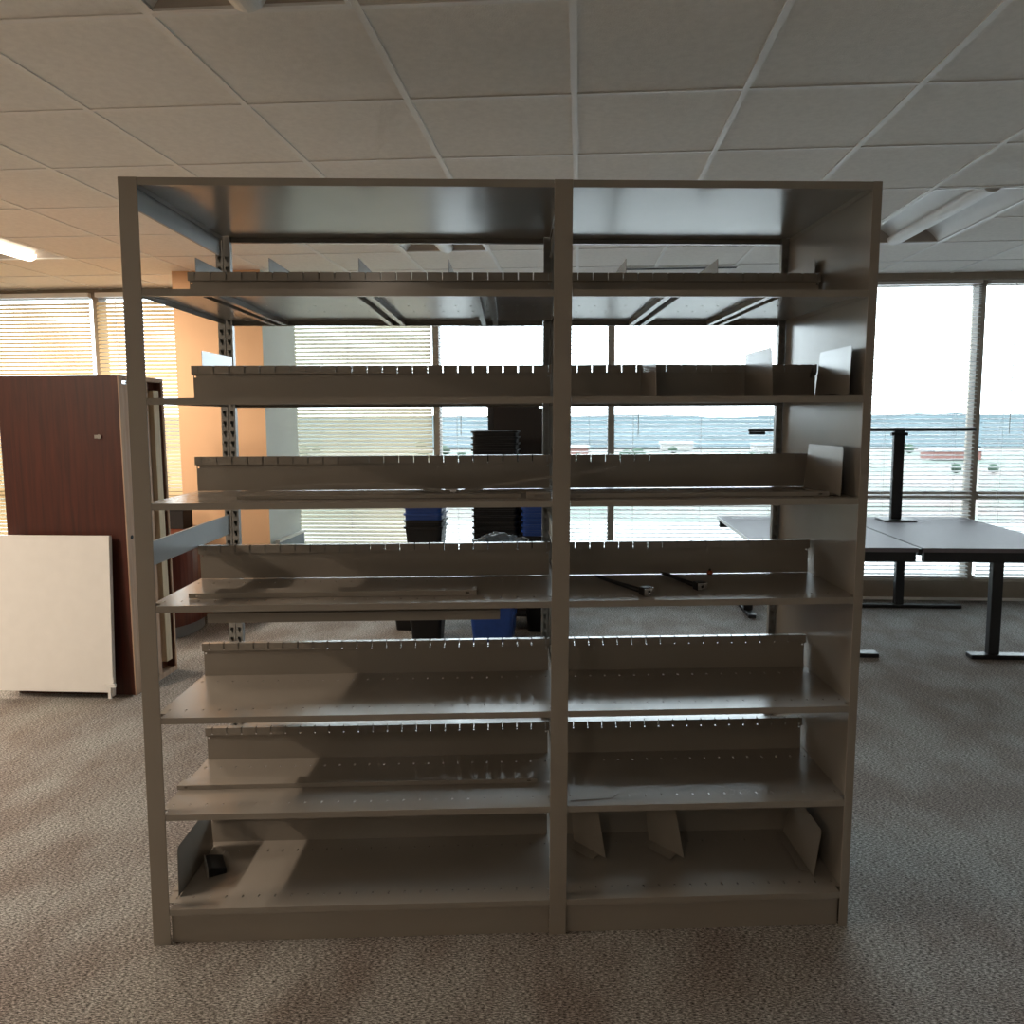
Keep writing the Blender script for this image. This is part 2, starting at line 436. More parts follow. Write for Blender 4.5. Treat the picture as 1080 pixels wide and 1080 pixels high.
troffer(cu(-5), tv, 'added warm recessed ceiling light in front of the orange column', 45, (1, .84, .66))  # lit fixture added out of view to warm the column and blinds
troffer(cu(0), tv-P*5, 'recessed ceiling light straight above the left bay', 0)
troffer(cu(5), tv-P*5, 'recessed ceiling light above the right end panel', 0)
troffer(cu(-5), tv-P*5, 'added warm recessed ceiling light left of the shelving', 70)  # lit fixture added for warm light on the left end of the shelves
troffer(cu(-5), tv-P*10, 'added warm recessed ceiling light behind the camera, left', ADDED_LAMP*1.6)  # unseen lit fixture, added to brighten the shelf fronts
troffer(cu(0), tv-P*10, 'added warm recessed ceiling light behind the camera, middle', ADDED_LAMP)  # second unseen fixture added as fill for the shelf fronts
t = thing('air_slot', 'long dark linear air slot in the ceiling over the right bay', 'vent', (2.05, 3.93, HC), 0)
obj('slot_frame', MB().box(-.47, .47, -.045, .045, -.008, -.0052), TBAR, t)
obj('slot_gap', MB().box(-.45, .45, -.028, .028, -.010, -.0085), DARKSLOT, t)

# ------------------------------------------------------------------ shelving unit
unit = thing('shelving_unit', 'tall beige steel double-sided shelving with two bays and seven shelf levels', 'shelving', (0, 0, 0), TURN)
D = .6917
ZT = [1.9809, 1.6746, 1.3693, 1.0656, .7240, .4202, .115]
ZC = 2.2866
BAYS = [(.0265, 1.1925, .002, 1.2175), (1.2465, 2.1125, 1.2225, 2.1265)]
XH = [.0245 + .0508*k for k in range(24)], [1.2445 + .0508*k for k in range(18)]
XS_ = [.028 + .0508*k for k in range(24)], [1.2455 + .0508*k for k in range(18)]
def shelf_mesh(b, perf=True, flange=.0195):
    x0, x1, X0, X1 = BAYS[b]; m = MB(); A = [X0, x0, x1, X1]; B = [.001, .033, D-.033, D-.001]
    rows = (.058, .300, .425, .634); hx, hy = .0024, .0055
    if perf:
        for r in rows: B += [r-hy, r+hy]
        for x in XH[b]:
            if X0+.004 < x < X1-.004: A += [x-hx, x+hx]
    def hole(a, bb):
        if (bb < .033 or bb > D-.033) and (a < x0 or a > x1): return True
        if not perf: return False
        return any(abs(bb-r) < hy for r in rows) and any(abs(a-x) < hx for x in XH[b])
    m.plate(A, B, hole, -.0016, XYZ)
    m.box(x0, x1, .001, .0028, -flange, -.0016); m.box(x0, x1, .0028, .014, -flange, -flange+.0015)
    m.box(x0, x1, D-.0028, D-.001, -flange, -.0016); m.box(x0, x1, D-.014, D-.0028, -flange, -flange+.0015)
    m.box(X0, X0+.0015, .034, D-.034, -.017, -.0016); m.box(X1-.0015, X1, .034, D-.034, -.017, -.0016)
    return m
def stop_mesh(b):
    m = MB(); X0, X1 = (.004, 1.208) if b == 0 else (1.232, 2.1215)
    hs, zb = .1153, .089
    def hole_low(a, bb): return abs(a-(X0+.010)) < .003 and abs(bb-.080) < .003 or abs(a-(X1-.010)) < .003 and abs(bb-.080) < .003
    A = [X0+.004, X0+.007, X0+.013, X1-.013, X1-.007, X1-.004]; B = [0, .077, .083, zb]
    m.plate(A, B, hole_low, .0012, lambda a, bb, c: (a, .3605+c, bb))
    for yy in (.3555, .3735):
        AA = [X0, X1]
        for x in XS_[b]:
            if X0+.004 < x < X1-.004: AA += [x-.0021, x+.0021]
        m.plate(AA, [zb-.001, zb+.003, hs-.001, hs], lambda a, bb: bb > zb+.003 and any(abs(a-x) < .0021 for x in XS_[b]), .0011, lambda a, bb, c: (a, yy+c, bb))
    AA = [X0, X1]
    for x in XS_[b]:
        if X0+.004 < x < X1-.004: AA += [x-.0021, x+.0021]
    m.plate(AA, [.3555, .3746], lambda a, bb: any(abs(a-x) < .0021 for x in XS_[b]), .001, lambda a, bb, c: (a, bb, hs+c))
    m.box(X0, X1, .3555, .3605, zb-.0012, zb)
    return m
shelf_me = [shelf_mesh(b).mesh('shelf') for b in (0, 1)]
stop_me = [stop_mesh(b).mesh('backstop') for b in (0, 1)]
for me in shelf_me + stop_me: me.materials.append(STEEL)
for i, z in enumerate(ZT):
    for b in (0, 1):
        o = obj('shelf', shelf_me[b], None, unit, (sh(z), 0, z))
        obj('backstop', stop_me[b], None, o, (0, 0, .0009 if i in (2, 3) else 0))
        if i == 0:
            for x in ((.20, .64, .99), (1.55, 1.85))[b]:
                m = MB()
                for s in (-1, 1):
                    m.box(x+s*.022-.009, x+s*.022+.009, .016, D-.016, -.0185, -.0168)
                    m.box(x+s*.031-.0008, x+s*.031+.0008, .016, D-.016, -.0168, -.0017)
                    m.box(x+s*.013-.0008, x+s*.013+.0008, .016, D-.016, -.0168, -.0017)
                obj('stiffener', m, STEEL, o)
for b in (0, 1):
    obj('top_panel', shelf_mesh(b, False, .021).mesh('top_panel'), STEEL, unit, (sh(ZC), 0, ZC))
# uprights
TOPZ = ZC + .001
def front_post(xa, xb, yy=0.0):
    m = MB(); m.box(xa, xb, yy, yy+.0035, 0, TOPZ)
    xc = (xa+xb)/2 if xb-xa > .04 else xb-.0025
    m.box(xc, xc+.0025, yy+.0035, yy+.030, 0, TOPZ)
    return m
obj('front_post', front_post(-.0265, .0262), STEELP, unit, shear=True, bevel=.001)
obj('front_post', front_post(1.193, 1.246), STEELP, unit, shear=True, bevel=.001)
obj('front_post', front_post(2.1129, 2.1400), STEELP, unit, shear=True, bevel=.001)
def back_post(xc, halves):
    m = MB(); y1 = D+.002; dp = .022
    for s in halves:
        xa, xb = (xc-.0265, xc-.0012) if s < 0 else (xc+.0012, xc+.0265)
        xm = (xa+xb)/2
        zs = [.06+.0381*k for k in range(int((TOPZ-.12)/.0381)+1)]
        B = [.0, TOPZ]; A = [xa, xm-.0065, xm-.0015, xm+.0050, xm+.0065, xb]
        for z in zs: B += [z, z+.010, z+.021]
        def hole(a, bb):
            for z in zs:
                if z+.010 < bb < z+.021: return abs(a-xm) < .0065
                if z < bb < z+.010: return xm-.0015 < a < xm+.0050
            return False
        m.plate(A, B, hole, .0014, lambda a, bb, c: (a, y1-dp+c, bb))
        m.box(xa, xa+.0012, y1-dp+.0014, y1-.0014, 0, TOPZ); m.box(xb-.0012, xb, y1-dp+.0014, y1-.0014, 0, TOPZ)
    m.box(xc-.0265, xc+(.0265 if 1 in halves else -.0012), y1-.0014, y1, 0, TOPZ)
    return m
obj('rear_post', back_post(0, (-1, 1)), DARKSTEEL, unit, shear=True)
obj('rear_post', back_post(1.2195, (-1, 1)), DARKSTEEL, unit, shear=True)
obj('rear_post', back_post(2.1265, (-1,)), DARKSTEEL, unit, shear=True)
# end panel with a returned back edge, top braces and side brace
pm = MB().box(2.1275, 2.1290, .003, D, .0, TOPZ).box(2.1290, 2.1385, D-.0015, D, 0, TOPZ)
obj('end_panel', pm, STEEL, unit, shear=True)
def brace(x, z, h=.073): return MB().box(x, x+.0016, .033, D-.034, z-h, z).box(x-.006, x, .033, D-.034, z-.0016, z).box(x-.006, x, .033, D-.034, z-h, z-h+.0016)
obj('side_brace', brace(-.0020, ZC-.002), DARKSTEEL, unit, shear=True)
obj('side_brace', brace(-.0020, 1.250), DARKSTEEL, unit, shear=True)
obj('side_brace', brace(1.2192, ZC-.002), DARKSTEEL, unit, shear=True)
obj('side_brace', brace(1.2192, 1.250), DARKSTEEL, unit, shear=True)
for (xa, xb) in ((.0265, 1.1925), (1.2465, 2.1125)):
    obj('kick_plate', MB().box(xa, xb, .012, .0135, 0, .094), STEELP, unit, shear=True)
    obj('kick_plate', MB().box(xa, xb, D-.0135, D-.012, 0, .094), STEELP, unit, shear=True)

# ------------------------------------------------------------------ loose dividers
def divider_mesh(dp, h, rake=.02, ch=.02):
    m = MB(); t = .0009
    poly = [(0, 0), (dp, 0), (dp, h), (rake+ch, h), (rake+ch*.3, h-ch*.25), (rake, h-ch)]
    m.prism(poly, -t/2, t/2, lambda p, q, tt: (tt, p, q))
    m.box(-.045 if False else -.035, -t/2, .03, dp-.02, 0, .0012)
    return m
div_b = divider_mesh(.268, .168, .0, .004).mesh('file_divider'); div_b.materials.append(STEEL)
div_a = divider_mesh(.27, .15, .02, .014).mesh('file_divider'); div_a.materials.append(STEEL)
div_l = divider_mesh(.150, .225, .02, .02).mesh('file_divider'); div_l.materials.append(STEEL)
def divider(me, x, y, z, label, rz=0, ry=0, rx=0):
    o = obj('file_divider', me, None); tag(o, label, 'divider', 'loose steel file dividers')
    o.location = S(x, y, z)
    o.rotation_euler = (Matrix.Rotation(TURN+rz, 3, 'Z') @ Matrix.Rotation(ry, 3, 'Y') @ Matrix.Rotation(rx, 3, 'X')).to_euler()
    return o
top7 = [(.020, 'at the far left end of the highest shelf, tip over the backstop'),
        (.262, 'second from the left on the highest shelf, tip over the backstop'),
        (.560, 'third from the left on the highest shelf, below the ceiling light'),
        (.860, 'fourth on the highest shelf, last one before the middle post'),
        (1.462, 'fifth on the highest shelf, first one right of the middle post'),
        (1.776, 'sixth on the highest shelf, below the end of the air slot')]
for x, l in top7: divider(div_b, x, .383, ZT[0]+.0006, 'steel file divider ' + l)
divider(div_b, 2.112, .383, ZT[0]+.0006, 'steel file divider at the far right of the highest shelf beside the end panel')
divider(div_b, .030, .383, ZT[1]+.0006, 'pale steel file divider behind the backstop, left end of the second shelf')
divider(div_a, 1.512, .075, ZT[1]+.0006, 'upright steel file divider on the second shelf right bay, nearest the middle post')
divider(div_a, 1.869, .075, ZT[1]+.0006, 'upright steel file divider in the centre of the right bay, second shelf')
divider(div_a, 2.082, .030, ZT[1]+.002, 'steel file divider leaning at the end panel on the second shelf', rz=-.04, ry=.10)
divider(div_a, 2.078, .045, ZT[2]+.002, 'steel file divider standing at the end panel on the third shelf', rz=.02, ry=.10)
fl = MB().prism([(0, 0), (.135, .012), (.155, .04), (.137, .295), (.01, .29)], 0, .0009, XYZ).box(.0, .004, .03, .10, .0009, .004)
o = obj('file_divider', fl, STEEL); tag(o, 'steel file divider lying flat on the sixth shelf beside the middle post', 'divider', 'loose steel file dividers')
o.location = S(1.258, .030, ZT[5]+.0010); o.rotation_euler = (0, .004, TURN)
divider(div_l, 1.395, .195, ZT[6]+.0085, 'tilted steel file divider on the bottom shelf beside the middle post', rz=.72, ry=-.12)
divider(div_l, 1.660, .185, ZT[6]+.0095, 'tilted steel file divider on the bottom shelf, middle one of three in the right bay', rz=.72, ry=-.16)
divider(div_a, 2.060, .078, ZT[6]+.002, 'steel file divider on the bottom shelf beside the end panel', ry=.22)
divider(div_a, .028, .060, ZT[6]+.002, 'steel file divider at the left end of the bottom shelf', ry=-.05)

# ------------------------------------------------------------------ loose rails and strips
def rail_mesh(L_, wd, h):                            # folded angle rail along x
    m = MB(); xs = [0, .022, .034, .06, .066, L_-.06, L_-.052, L_-.034, L_-.022, L_]
    m.plate(xs, [0, h*.35, h*.65, h], lambda a, b: (.022 < a < .034 or L_-.034 < a < L_-.022) and h*.35 < b < h*.65, .0014, lambda a, b, c: (a, c, b))
    m.box(0, L_, .0014, wd, h-.0014, h); m.box(0, L_, wd-.0014, wd, 0, h-.0014)
    return m
def rail(name, label, cat, x, y, z, L_, wd, h, rz=0, ry=0, group='loose steel rails left on the shelves'):
    o = obj(name, rail_mesh(L_, wd, h), STEEL); tag(o, label, cat, group)
    o.location = S(x, y, z); o.rotation_euler = (Matrix.Rotation(TURN+rz, 3, 'Z') @ Matrix.Rotation(ry, 3, 'Y')).to_euler()
    return o
rail('steel_rail', 'long folded steel rail lying on the left part of the fourth shelf', 'rail', .085, .085, ZT[3]+.001, .88, .060, .016)
rail('steel_rail', 'long folded steel rail lying across the left bay on the sixth shelf', 'rail', -.005, .150, ZT[5]+.001, 1.165, .045, .014)
rail('steel_rail', 'long folded steel rail lying across the right bay on the third shelf', 'rail', 1.250, .060, ZT[2]+.001, .80, .060, .013)
rail('steel_rail', 'steel rail lying on the left bay of the third shelf under the bowed strip', 'rail', .24, .085, ZT[2]+.001, .86, .04, .011)
rail('steel_rail', 'short end of a perforated steel rail beside the middle post, third shelf', 'rail', 1.118, .050, ZT[2]+.001, .072, .03, .018)
# rail hooked beneath shelf four
t = sthing('hanging_rail', 'long steel channel hooked beneath the left bay of the fourth shelf', 'rail', .137, .09, ZT[3]-.052)
obj('channel', MB().box(0, .90, 0, .0015, -.026, .004).box(0, .90, .0015, .05, -.026, -.0245).box(0, .90, .0485, .05, -.0245, .004), STEEL, t)
for x in (.02, .86): obj('hook', MB().box(x, x+.02, .0500, .052, -.02, .0335), DARKSTEEL, t)
# bowed strip in two pieces joined by a clip
def strip(pts, wd, th):
    m = MB(); pts = [Vector(p) for p in pts]; n = len(pts)
    vs = []
    for p in pts: vs += [p, p+Vector((0, 0, wd)), p+Vector((0, th, 0)), p+Vector((0, th, wd))]
    fs = []
    for i in range(n-1):
        a = 4*i; b = a+4
        fs += [(a, b, b+1, a+1), (a+2, a+3, b+3, b+2), (a+1, b+1, b+3, a+3), (a, a+2, b+2, b)]
    fs += [(0, 1, 3, 2), (4*n-4, 4*n-2, 4*n-1, 4*n-3)]
    m.add(vs, fs); return m
pts = []
for k in range(25):
    x = .22 + .665*k/24; z = .004 + .030*math.sin(PI*min(1, k/24*1.0))**.8 * (1 if k else 0)
    pts.append((x-.22, 0, z))
t = sthing('bowed_strip', 'thin bowed steel strip rising off the left bay of the third shelf', 'strip', .22, .165, ZT[2]+.001, rz=-.02)
obj('blade', strip(pts, .009, .0018), STEEL, t)
t = sthing('edge_strip', 'thin steel strip slanting up behind the middle post on the third shelf', 'strip', .905, .19, ZT[2]+.004)
obj('blade', strip([(.505*k/12, .015*k/12, .070*k/12+.004*math.sin(PI*k/12)) for k in range(13)], .010, .0018), STEEL, t)
t = sthing('shelf_clip', 'small bright chrome clip on the left bay of the third shelf', 'clip', .885, .13, ZT[2]+.013)
obj('clip_plate', MB().box(-.02, .02, 0, .024, .008, .0105), CHROME, t, bevel=.001)
obj('clip_tongue', MB().box(-.003, .016, .004, .016, .0, .008).box(.006, .01, .004, .008, -.010, 0), CHROME, t, bevel=.001)
t = sthing('shelf_clip', 'bent chrome clip hooked at the right end of the second shelf backstop', 'clip', 2.128-.03, .345, ZT[1]+.083)
obj('clip_plate', MB().box(-.004, .004, 0, .006, -.012, .022, Matrix.Rotation(.25, 4, 'Y')), CHROME, t)
obj('clip_tongue', MB().box(-.006, .014, -.004, .004, -.006, .004), CHROME, t)

# ------------------------------------------------------------------ black lock bars
def lever(x0, y0, x1, y1, label):
    z = ZT[3]+.001; a = math.atan2(y1-y0, x1-x0); L_ = math.hypot(x1-x0, y1-y0)
    t = sthing('lock_bar', label, 'lock bar', x0, y0, z, rz=a, group='black lock bars on the fourth shelf')
    m = MB(); n = 10
    m.tube([(-.02, 0, .0075), (0, 0, .0075), (L_*.5, 0, .008), (L_-.02, 0, .009)], [.004, .006, .0072, .008], 10)
    obj('bar', m, BLACKPL, t, smooth=True)
    obj('head', MB().box(L_-.024, L_+.004, -.017, .017, .0, .026), BLACKPL, t, bevel=.003)
    obj('end_cap', MB().box(L_+.004, L_+.0075, -.015, .019, .002, .024), CHROME, t, bevel=.001)
    obj('keyhole', MB().tube([(L_+.0074, .0, .013), (L_+.0082, 0, .013)], .0045, 12), BLACKPL, t)
lever(1.372, .285, 1.492, .052, 'black lock bar with chrome head on the fourth shelf, nearer the middle post')
lever(1.602, .330, 1.674, .112, 'black lock bar with chrome head on the fourth shelf, farther from the middle post')
t = sthing('orange_knob', 'small orange-brown plastic knob against the backstop of the fourth shelf', 'knob', 1.765, .342, ZT[3]+.001)
obj('knob_body', MB().tube([(0, 0, 0), (0, 0, .006), (0, 0, .014)], [.010, .011, .007], 12), ORANGEPL, t, smooth=True)
obj('knob_stem', MB().tube([(0, 0, .012), (0, 0, .02)], .004, 8), BLACKPL, t)
# plastic bag on the far side of the fourth shelf
def blob(rx, ry, rz_, seed, amp, fr, sub=4):
    bm = bmesh.new(); bmesh.ops.create_icosphere(bm, subdivisions=sub, radius=1)
    for v in bm.verts:
        d = noise.noise(v.co*fr + Vector((seed, 0, 0)))*amp + abs(noise.noise(v.co*fr*2.3 + Vector((0, seed, 0))))*amp*.7
        v.co = v.co*(1+d); v.co.x *= rx; v.co.y *= ry; v.co.z = max(-.92, v.co.z)*rz_
    me = bpy.data.meshes.new('crumpled_film'); bm.to_mesh(me); bm.free()
    return me
t = sthing('plastic_bag', 'crumpled clear plastic bag behind the backstop of the fourth shelf, left bay', 'bag', 1.0, .545, ZT[3]+.062)
a_ = obj('film', blob(.085, .05, .052, 3, .38, 1.8), FILM, t, smooth=False)
b_ = obj('film', blob(.05, .04, .052, 9, .5, 1.8), FILM, t, (.085, .0, -.008))
obj('handle_loop', MB().tube([(.10, 0, .02), (.118, 0, .042), (.136, 0, .034), (.138, 0, .0), (.13, 0, -.05)], .004, 6), WHITEPL, t, smooth=True)
t = sthing('rubber_wedge', 'black rubber wedge at the left end of the bottom shelf', 'wedge', .085, .15, ZT[6]+.001, rz=.5)
obj('wedge_body', MB().prism([(0, 0), (.055, 0), (.055, .018), (.012, .032), (0, .032)], 0, .09, lambda p, q, tt: (p, tt, q)), BLACKPL, t, bevel=.004)
obj('metal_edge', MB().box(-.004, -.0005, 0, .09, .0, .034), STEELP, t)

# ------------------------------------------------------------------ wooden cabinet and board on the left
t = thing('wooden_cabinet', 'tall dark red wooden cabinet standing on end, its raw back toward the shelving', 'cabinet', (-1.33, 1.96, 0))
Hh = 1.862
obj('side_panel', MB().box(-.72, -.004, 0, .02, 0, Hh), MAHOG, t, bevel=.002)
obj('side_panel', MB().box(-.72, -.004, .42, .44, 0, Hh), DARKWOOD, t, bevel=.002)
obj('top_panel', MB().box(-.72, -.004, .02, .42, Hh-.025, Hh), RAWWOOD, t)
obj('base_panel', MB().box(-.72, -.004, .02, .42, 0, .03), RAWWOOD, t)
obj('back_panel', MB().box(-.012, 0, .02, .275, .03, Hh-.025), RAWWOOD, t)
obj('edge_band', MB().box(-.004, .002, 0, .02, 0, Hh).box(-.004, .002, .425, .44, 0, Hh).box(-.004, .002, .02, .425, Hh-.022, Hh).box(-.004, .002, .02, .425, 0, .03), RAWWOOD, t)
obj('inner_panel', MB().box(-.06, -.05, .275, .42, .03, Hh-.025), DARKWOOD, t)
obj('batten', MB().box(-.05, .004, .325, .385, .09, Hh-.075), PALEWOOD, t, bevel=.002)
obj('bracket', MB().box(.0005, .004, .03, .07, Hh-.048, Hh-.030).tube([(.002, .075, Hh-.039), (.012, .075, Hh-.039)], .008, 10), CHROME, t)
obj('lock', MB().tube([(-.125, -.001, 1.515), (-.125, -.010, 1.515)], .013, 14).box(-.155, -.135, -.006, -.001, 1.505, 1.525), CHROME, t)
obj('cable_hole', MB().tube([(.0003, .045, .93), (.0012, .045, .93)], .013, 16), DARKSLOT, t)
l = obj('paper_label', MB().box(.0002, .0008, .17, .235, .17, .30), PAPER, t); l['label'] = 'small white paper label'
t = thing('white_board', 'white metal board leaning at the foot of the wooden cabinet', 'board', (-1.410, 1.86, 0), rot=(-.05, 0, 0))
obj('board_panel', MB().box(-.70, 0, 0, .018, .05, .955), WHITEMT, t, bevel=.002)
obj('edge_channel', MB().box(.0005, .010, -.004, .022, .03, .955), WHITEMT, t, bevel=.002)
obj('bracket', MB().box(-.035, .030, -.016, -.004, .085, .105).box(-.012, .004, -.016, -.004, .02, .085).tube([(.02, -.014, .115), (.02, -.014, .14)], .006, 8), WHITEMT, t)

# ------------------------------------------------------------------ curved reception desk
t = thing('curved_desk', 'red mahogany desk with a rounded front end beside the orange column', 'desk', (-2.13, 3.25, 0))
def dshape(r, ext, n=24):
    return [(r*math.cos(-PI/2 + PI*k/n), r*.9*math.sin(-PI/2 + PI*k/n)) for k in range(n+1)] + [(-ext, r*.9), (-ext, -r*.9)]
obj('plinth', MB().prism(dshape(.485, .9), .001, .085, XYZ), DARKSTEEL, t)
obj('body', MB().prism(dshape(.505, .9), .085, .72, XYZ), REDWOOD, t)
obj('desktop', MB().prism(dshape(.535, .92), .72, .752, XYZ), MAHOGX, t, bevel=.003)
t = thing('storage_box', 'dark grey upright box standing on the curved mahogany desk', 'box', (-1.90, 3.50, .7535))
obj('box_body', MB().box(-.15, .075, -.07, .07, 0, .145), DARKSLOT, t, bevel=.004)
obj('box_lid', MB().box(-.154, .079, -.074, .074, .146, .168), BLACKPL, t, bevel=.004)
t = thing('folding_panel', 'blue-grey panel with white edge beside the orange column under the blinds', 'panel', (-1.235, 3.80, 0))
obj('panel_board', MB().box(-.012, .012, 0, .56, .03, .585), mat('blue_grey_laminate', (.22, .27, .33), .5), t)
obj('edge_trim', MB().box(-.018, .02, -.004, .565, .586, .606).box(-.014, .014, -.004, -.0005, .0, .586).box(-.014, .014, .0, .56, .0, .03), WHITEPL, t)

# ------------------------------------------------------------------ recycling bins
def bin_parts(wt, dt, wb, db, h):
    body = MB(); n = 6
    def ring(wd, dp, z, r=.03):
        pts = []
        for cx, cy, a0 in ((wd/2-r, dp/2-r, 0), (-wd/2+r, dp/2-r, PI/2), (-wd/2+r, -dp/2+r, PI), (wd/2-r, -dp/2+r, 3*PI/2)):
            for k in range(n+1): pts.append((cx+r*math.cos(a0+PI/2*k/n), cy+r*math.sin(a0+PI/2*k/n), z))
        return pts
    R_ = [ring(wb, db, 0), ring(wt, dt, h), ring(wt-.006, dt-.006, h), ring(wb-.004, db-.004, .004)]
    m = len(R_[0]); vs = [p for r in R_ for p in r]; fs = [tuple(range(m-1, -1, -1))]
    for i in range(3):
        for k in range(m): fs.append((i*m+k, i*m+(k+1) % m, (i+1)*m+(k+1) % m, (i+1)*m+k))
    fs.append(tuple(3*m+k for k in range(m)))
    body.add(vs, fs)
    rim = MB(); q = [ring(wt+.001, dt+.001, h-.016), ring(wt+.020, dt+.020, h-.014, .036), ring(wt+.020, dt+.020, h, .036), ring(wt+.001, dt+.001, h+.001)]
    vs = [p for r in q for p in r]; fs = []
    for i in range(4):
        for k in range(m): fs.append((i*m+k, i*m+(k+1) % m, ((i+1) % 4)*m+(k+1) % m, ((i+1) % 4)*m+k))
    rim.add(vs, fs)
    return body.mesh('bin_body'), rim.mesh('rim')
def bin_proto(sz, m, mname):
    bm_, rm_ = bin_parts(*sz)
    bm_.materials.append(m); rm_.materials.append(m)
    return bm_, rm_
def put_bin(pr, loc, label, group, rz=0):
    t = thing('recycling_bin', label, 'bin', loc, rz, group)
    obj('bin_body', pr[0], None, t); obj('rim', pr[1], None, t)
    return t
big_k = bin_proto((.335, .25, .27, .19, .39), BLACKPL, 'k')
small_k = bin_proto((.265, .235, .205, .17, .38), BLACKPL, 's')
small_b = bin_proto((.265, .235, .205, .17, .38), BLUEPL, 's')
big_kk = bin_proto((.34, .26, .27, .20, .40), BLACKPL, 'kk')
big_b = bin_proto((.34, .26, .27, .20, .40), BLUEPL, 'b')
ORD = ['first', 'second', 'third', 'fourth', 'fifth', 'sixth', 'seventh', 'eighth', 'ninth', 'tenth', 'eleventh', 'twelfth', 'thirteenth', 'fourteenth', 'fifteenth', 'sixteenth', 'seventeenth', 'eighteenth', 'nineteenth', 'twentieth', 'twenty-first', 'twenty-second', 'twenty-third', 'twenty-fourth', 'twenty-fifth', 'twenty-sixth']
# tall black stack
n = 26; step = (1.513-.39)/(n-1)
for k in range(n):
    put_bin(big_k, (.635, 3.47, step*k+.001), 'black bin on top of the tall nested stack before the dark board' if k == n-1 else 'black bin, %s from the top of the tall stack before the dark board' % ORD[n-1-k], 'bins in the tall black stack')
# smaller stack with blue bins on top
LS = 'bins in the left stack'
for k in range(3): put_bin(small_k, (.165, 3.11, .001+.043*k), 'black bin, %s from the floor in the left stack with blue bins on top' % ORD[k], LS)
put_bin(small_k, (.165, 3.11, .468), 'black bin low in the left stack, the one whose tapered body shows', LS)
put_bin(small_k, (.165, 3.11, .514), 'black bin right below the two blue ones in the left stack', LS)
put_bin(small_b, (.165, 3.11, .562), 'lower of the two blue bins on the left stack', LS)
put_bin(small_b, (.165, 3.11, .610), 'topmost blue bin of the left stack', LS)
for k in range(3):
    put_bin(small_k, (-.027, 3.40, .001+.05*k), ['lowest black bin of the low stack left of the mixed stack', 'middle black bin of the low stack left of the mixed stack', 'topmost black bin of the low stack left of the mixed stack'][k], 'bins in the low stack')
put_bin(big_b, (.66, 3.02, .001), 'blue bin standing alone in front of the tall black stack', 'blue bins beside the tall stack')
n = 15
for k in range(n):
    put_bin(big_b if k > 8 else big_kk, (1.015, 3.42, .001+.042*k), 'blue bin on top of the stack right of the tall black stack' if k == n-1 else '%s bin, %s from the top of the stack right of the tall black stack' % ('blue' if k > 8 else 'black', ORD[n-1-k]), 'bins in the right stack')

# dark board with a cut-out
t = thing('dark_board', 'tall dark board standing behind the black and blue bins', 'board', (.77, 3.86, 0))
bm_ = MB(); bm_.plate([-.20, .17, .215, .36], [0, 1.69, 1.735, 1.80], lambda a, b: .17 < a < .215 and 1.69 < b < 1.735, .035, lambda a, b, c: (a, c, b))
obj('board_panel', bm_, mat('dark_brown_board', (.012, .008, .007), .6), t)
obj('edge_post', MB().box(-.245, -.201, -.004, .04, 0, 1.80), BLACKMT, t, bevel=.003)
for z in (1.62, 1.70): obj('edge_hook', MB().box(-.257, -.2455, .005, .025, z-.008, z+.008), CHROME, t)
obj('foot', MB().box(-.245, .36, -.12, -.005, 0, .025), BLACKMT, t, bevel=.003)

# ------------------------------------------------------------------ desks at the right
def desk(u0, u1, v0, v1, label, legs, feet):
    t = thing('office_desk', label, 'desk', (u0, v0, 0), 0, 'office desks by the windows')
    W_, L_ = u1-u0, v1-v0
    obj('desktop', MB().box(0, W_, 0, L_, .722, .75), DESKTOP, t, bevel=.003)
    e = obj('edge_band', MB().box(-.004, -.0002, 0, L_, .722, .748), DARKSTEEL if 'left one' in label else BLACKMT, t)
    obj('apron', MB().box(.01, W_-.01, .012, .05, .655, .7215).box(.01, W_-.01, L_-.06, L_-.02, .655, .7215), BLACKMT, t, bevel=.002)
    obj('cable_tray', MB().box(.15, W_-.15, L_/2-.1, L_/2+.1, .668, .676).box(.15, .17, L_/2-.1, L_/2+.1, .676, .7215).box(W_-.17, W_-.15, L_/2-.1, L_/2+.1, .676, .7215), BLACKMT, t)
    if 'left one' in label: obj('cable_channel', MB().box(W_+.0015, W_+.024, .01, L_-.01, .70, .744), BLACKMT, t)
    for x, y in legs:
        obj('leg', MB().box(x-.035, x+.035, y-.025, y+.025, .03, .655 if y < .2 or y > L_-.25 else .7215), BLACKMT, t, bevel=.004)
    for a, b, c_, d in feet: obj('foot', MB().box(a, b, c_, d, 0, .03), BLACKMT, t, bevel=.006)
    return t
t = desk(2.47, 3.485, 2.82, 4.36, 'mauve-topped office desk with black frame, left one, behind the end panel',
     [(.48, .06), (.18, 1.12)], [(.15, .80, .02, .10), (.15, .21, .95, 1.34)])
obj('label_sticker', MB().box(.10, .20, 1.40, 1.44, .7502, .7506), PAPER, t)
desk(3.515, 4.53, 2.82, 4.36, 'mauve-topped office desk with black frame, right one, under the monitor pole',
     [(.50, .06), (.44, 1.36)], [(.35, .95, .02, .10), (.02, .95, 1.33, 1.39)])
t = thing('monitor_stand', 'black monitor pole with a long crossbar on the right office desk', 'monitor stand', (3.88, 4.12, .751))
obj('base', MB().box(-.13, .13, -.10, .10, 0, .014), BLACKMT, t, bevel=.004)
obj('pole', MB().box(-.045, .04, -.02, .02, .014, .765), BLACKMT, t, bevel=.004)
obj('crossbar', MB().box(-1.22, .60, -.022, -.0205+.015, .735, .762), BLACKMT, t, bevel=.003)
for x in (-1.22, -.08): obj('monitor_clamp', MB().box(x, x+.13, -.055, -.023, .700 if x > -1 else .712, .726 if x > -1 else .7345), BLACKPL, t, bevel=.003)

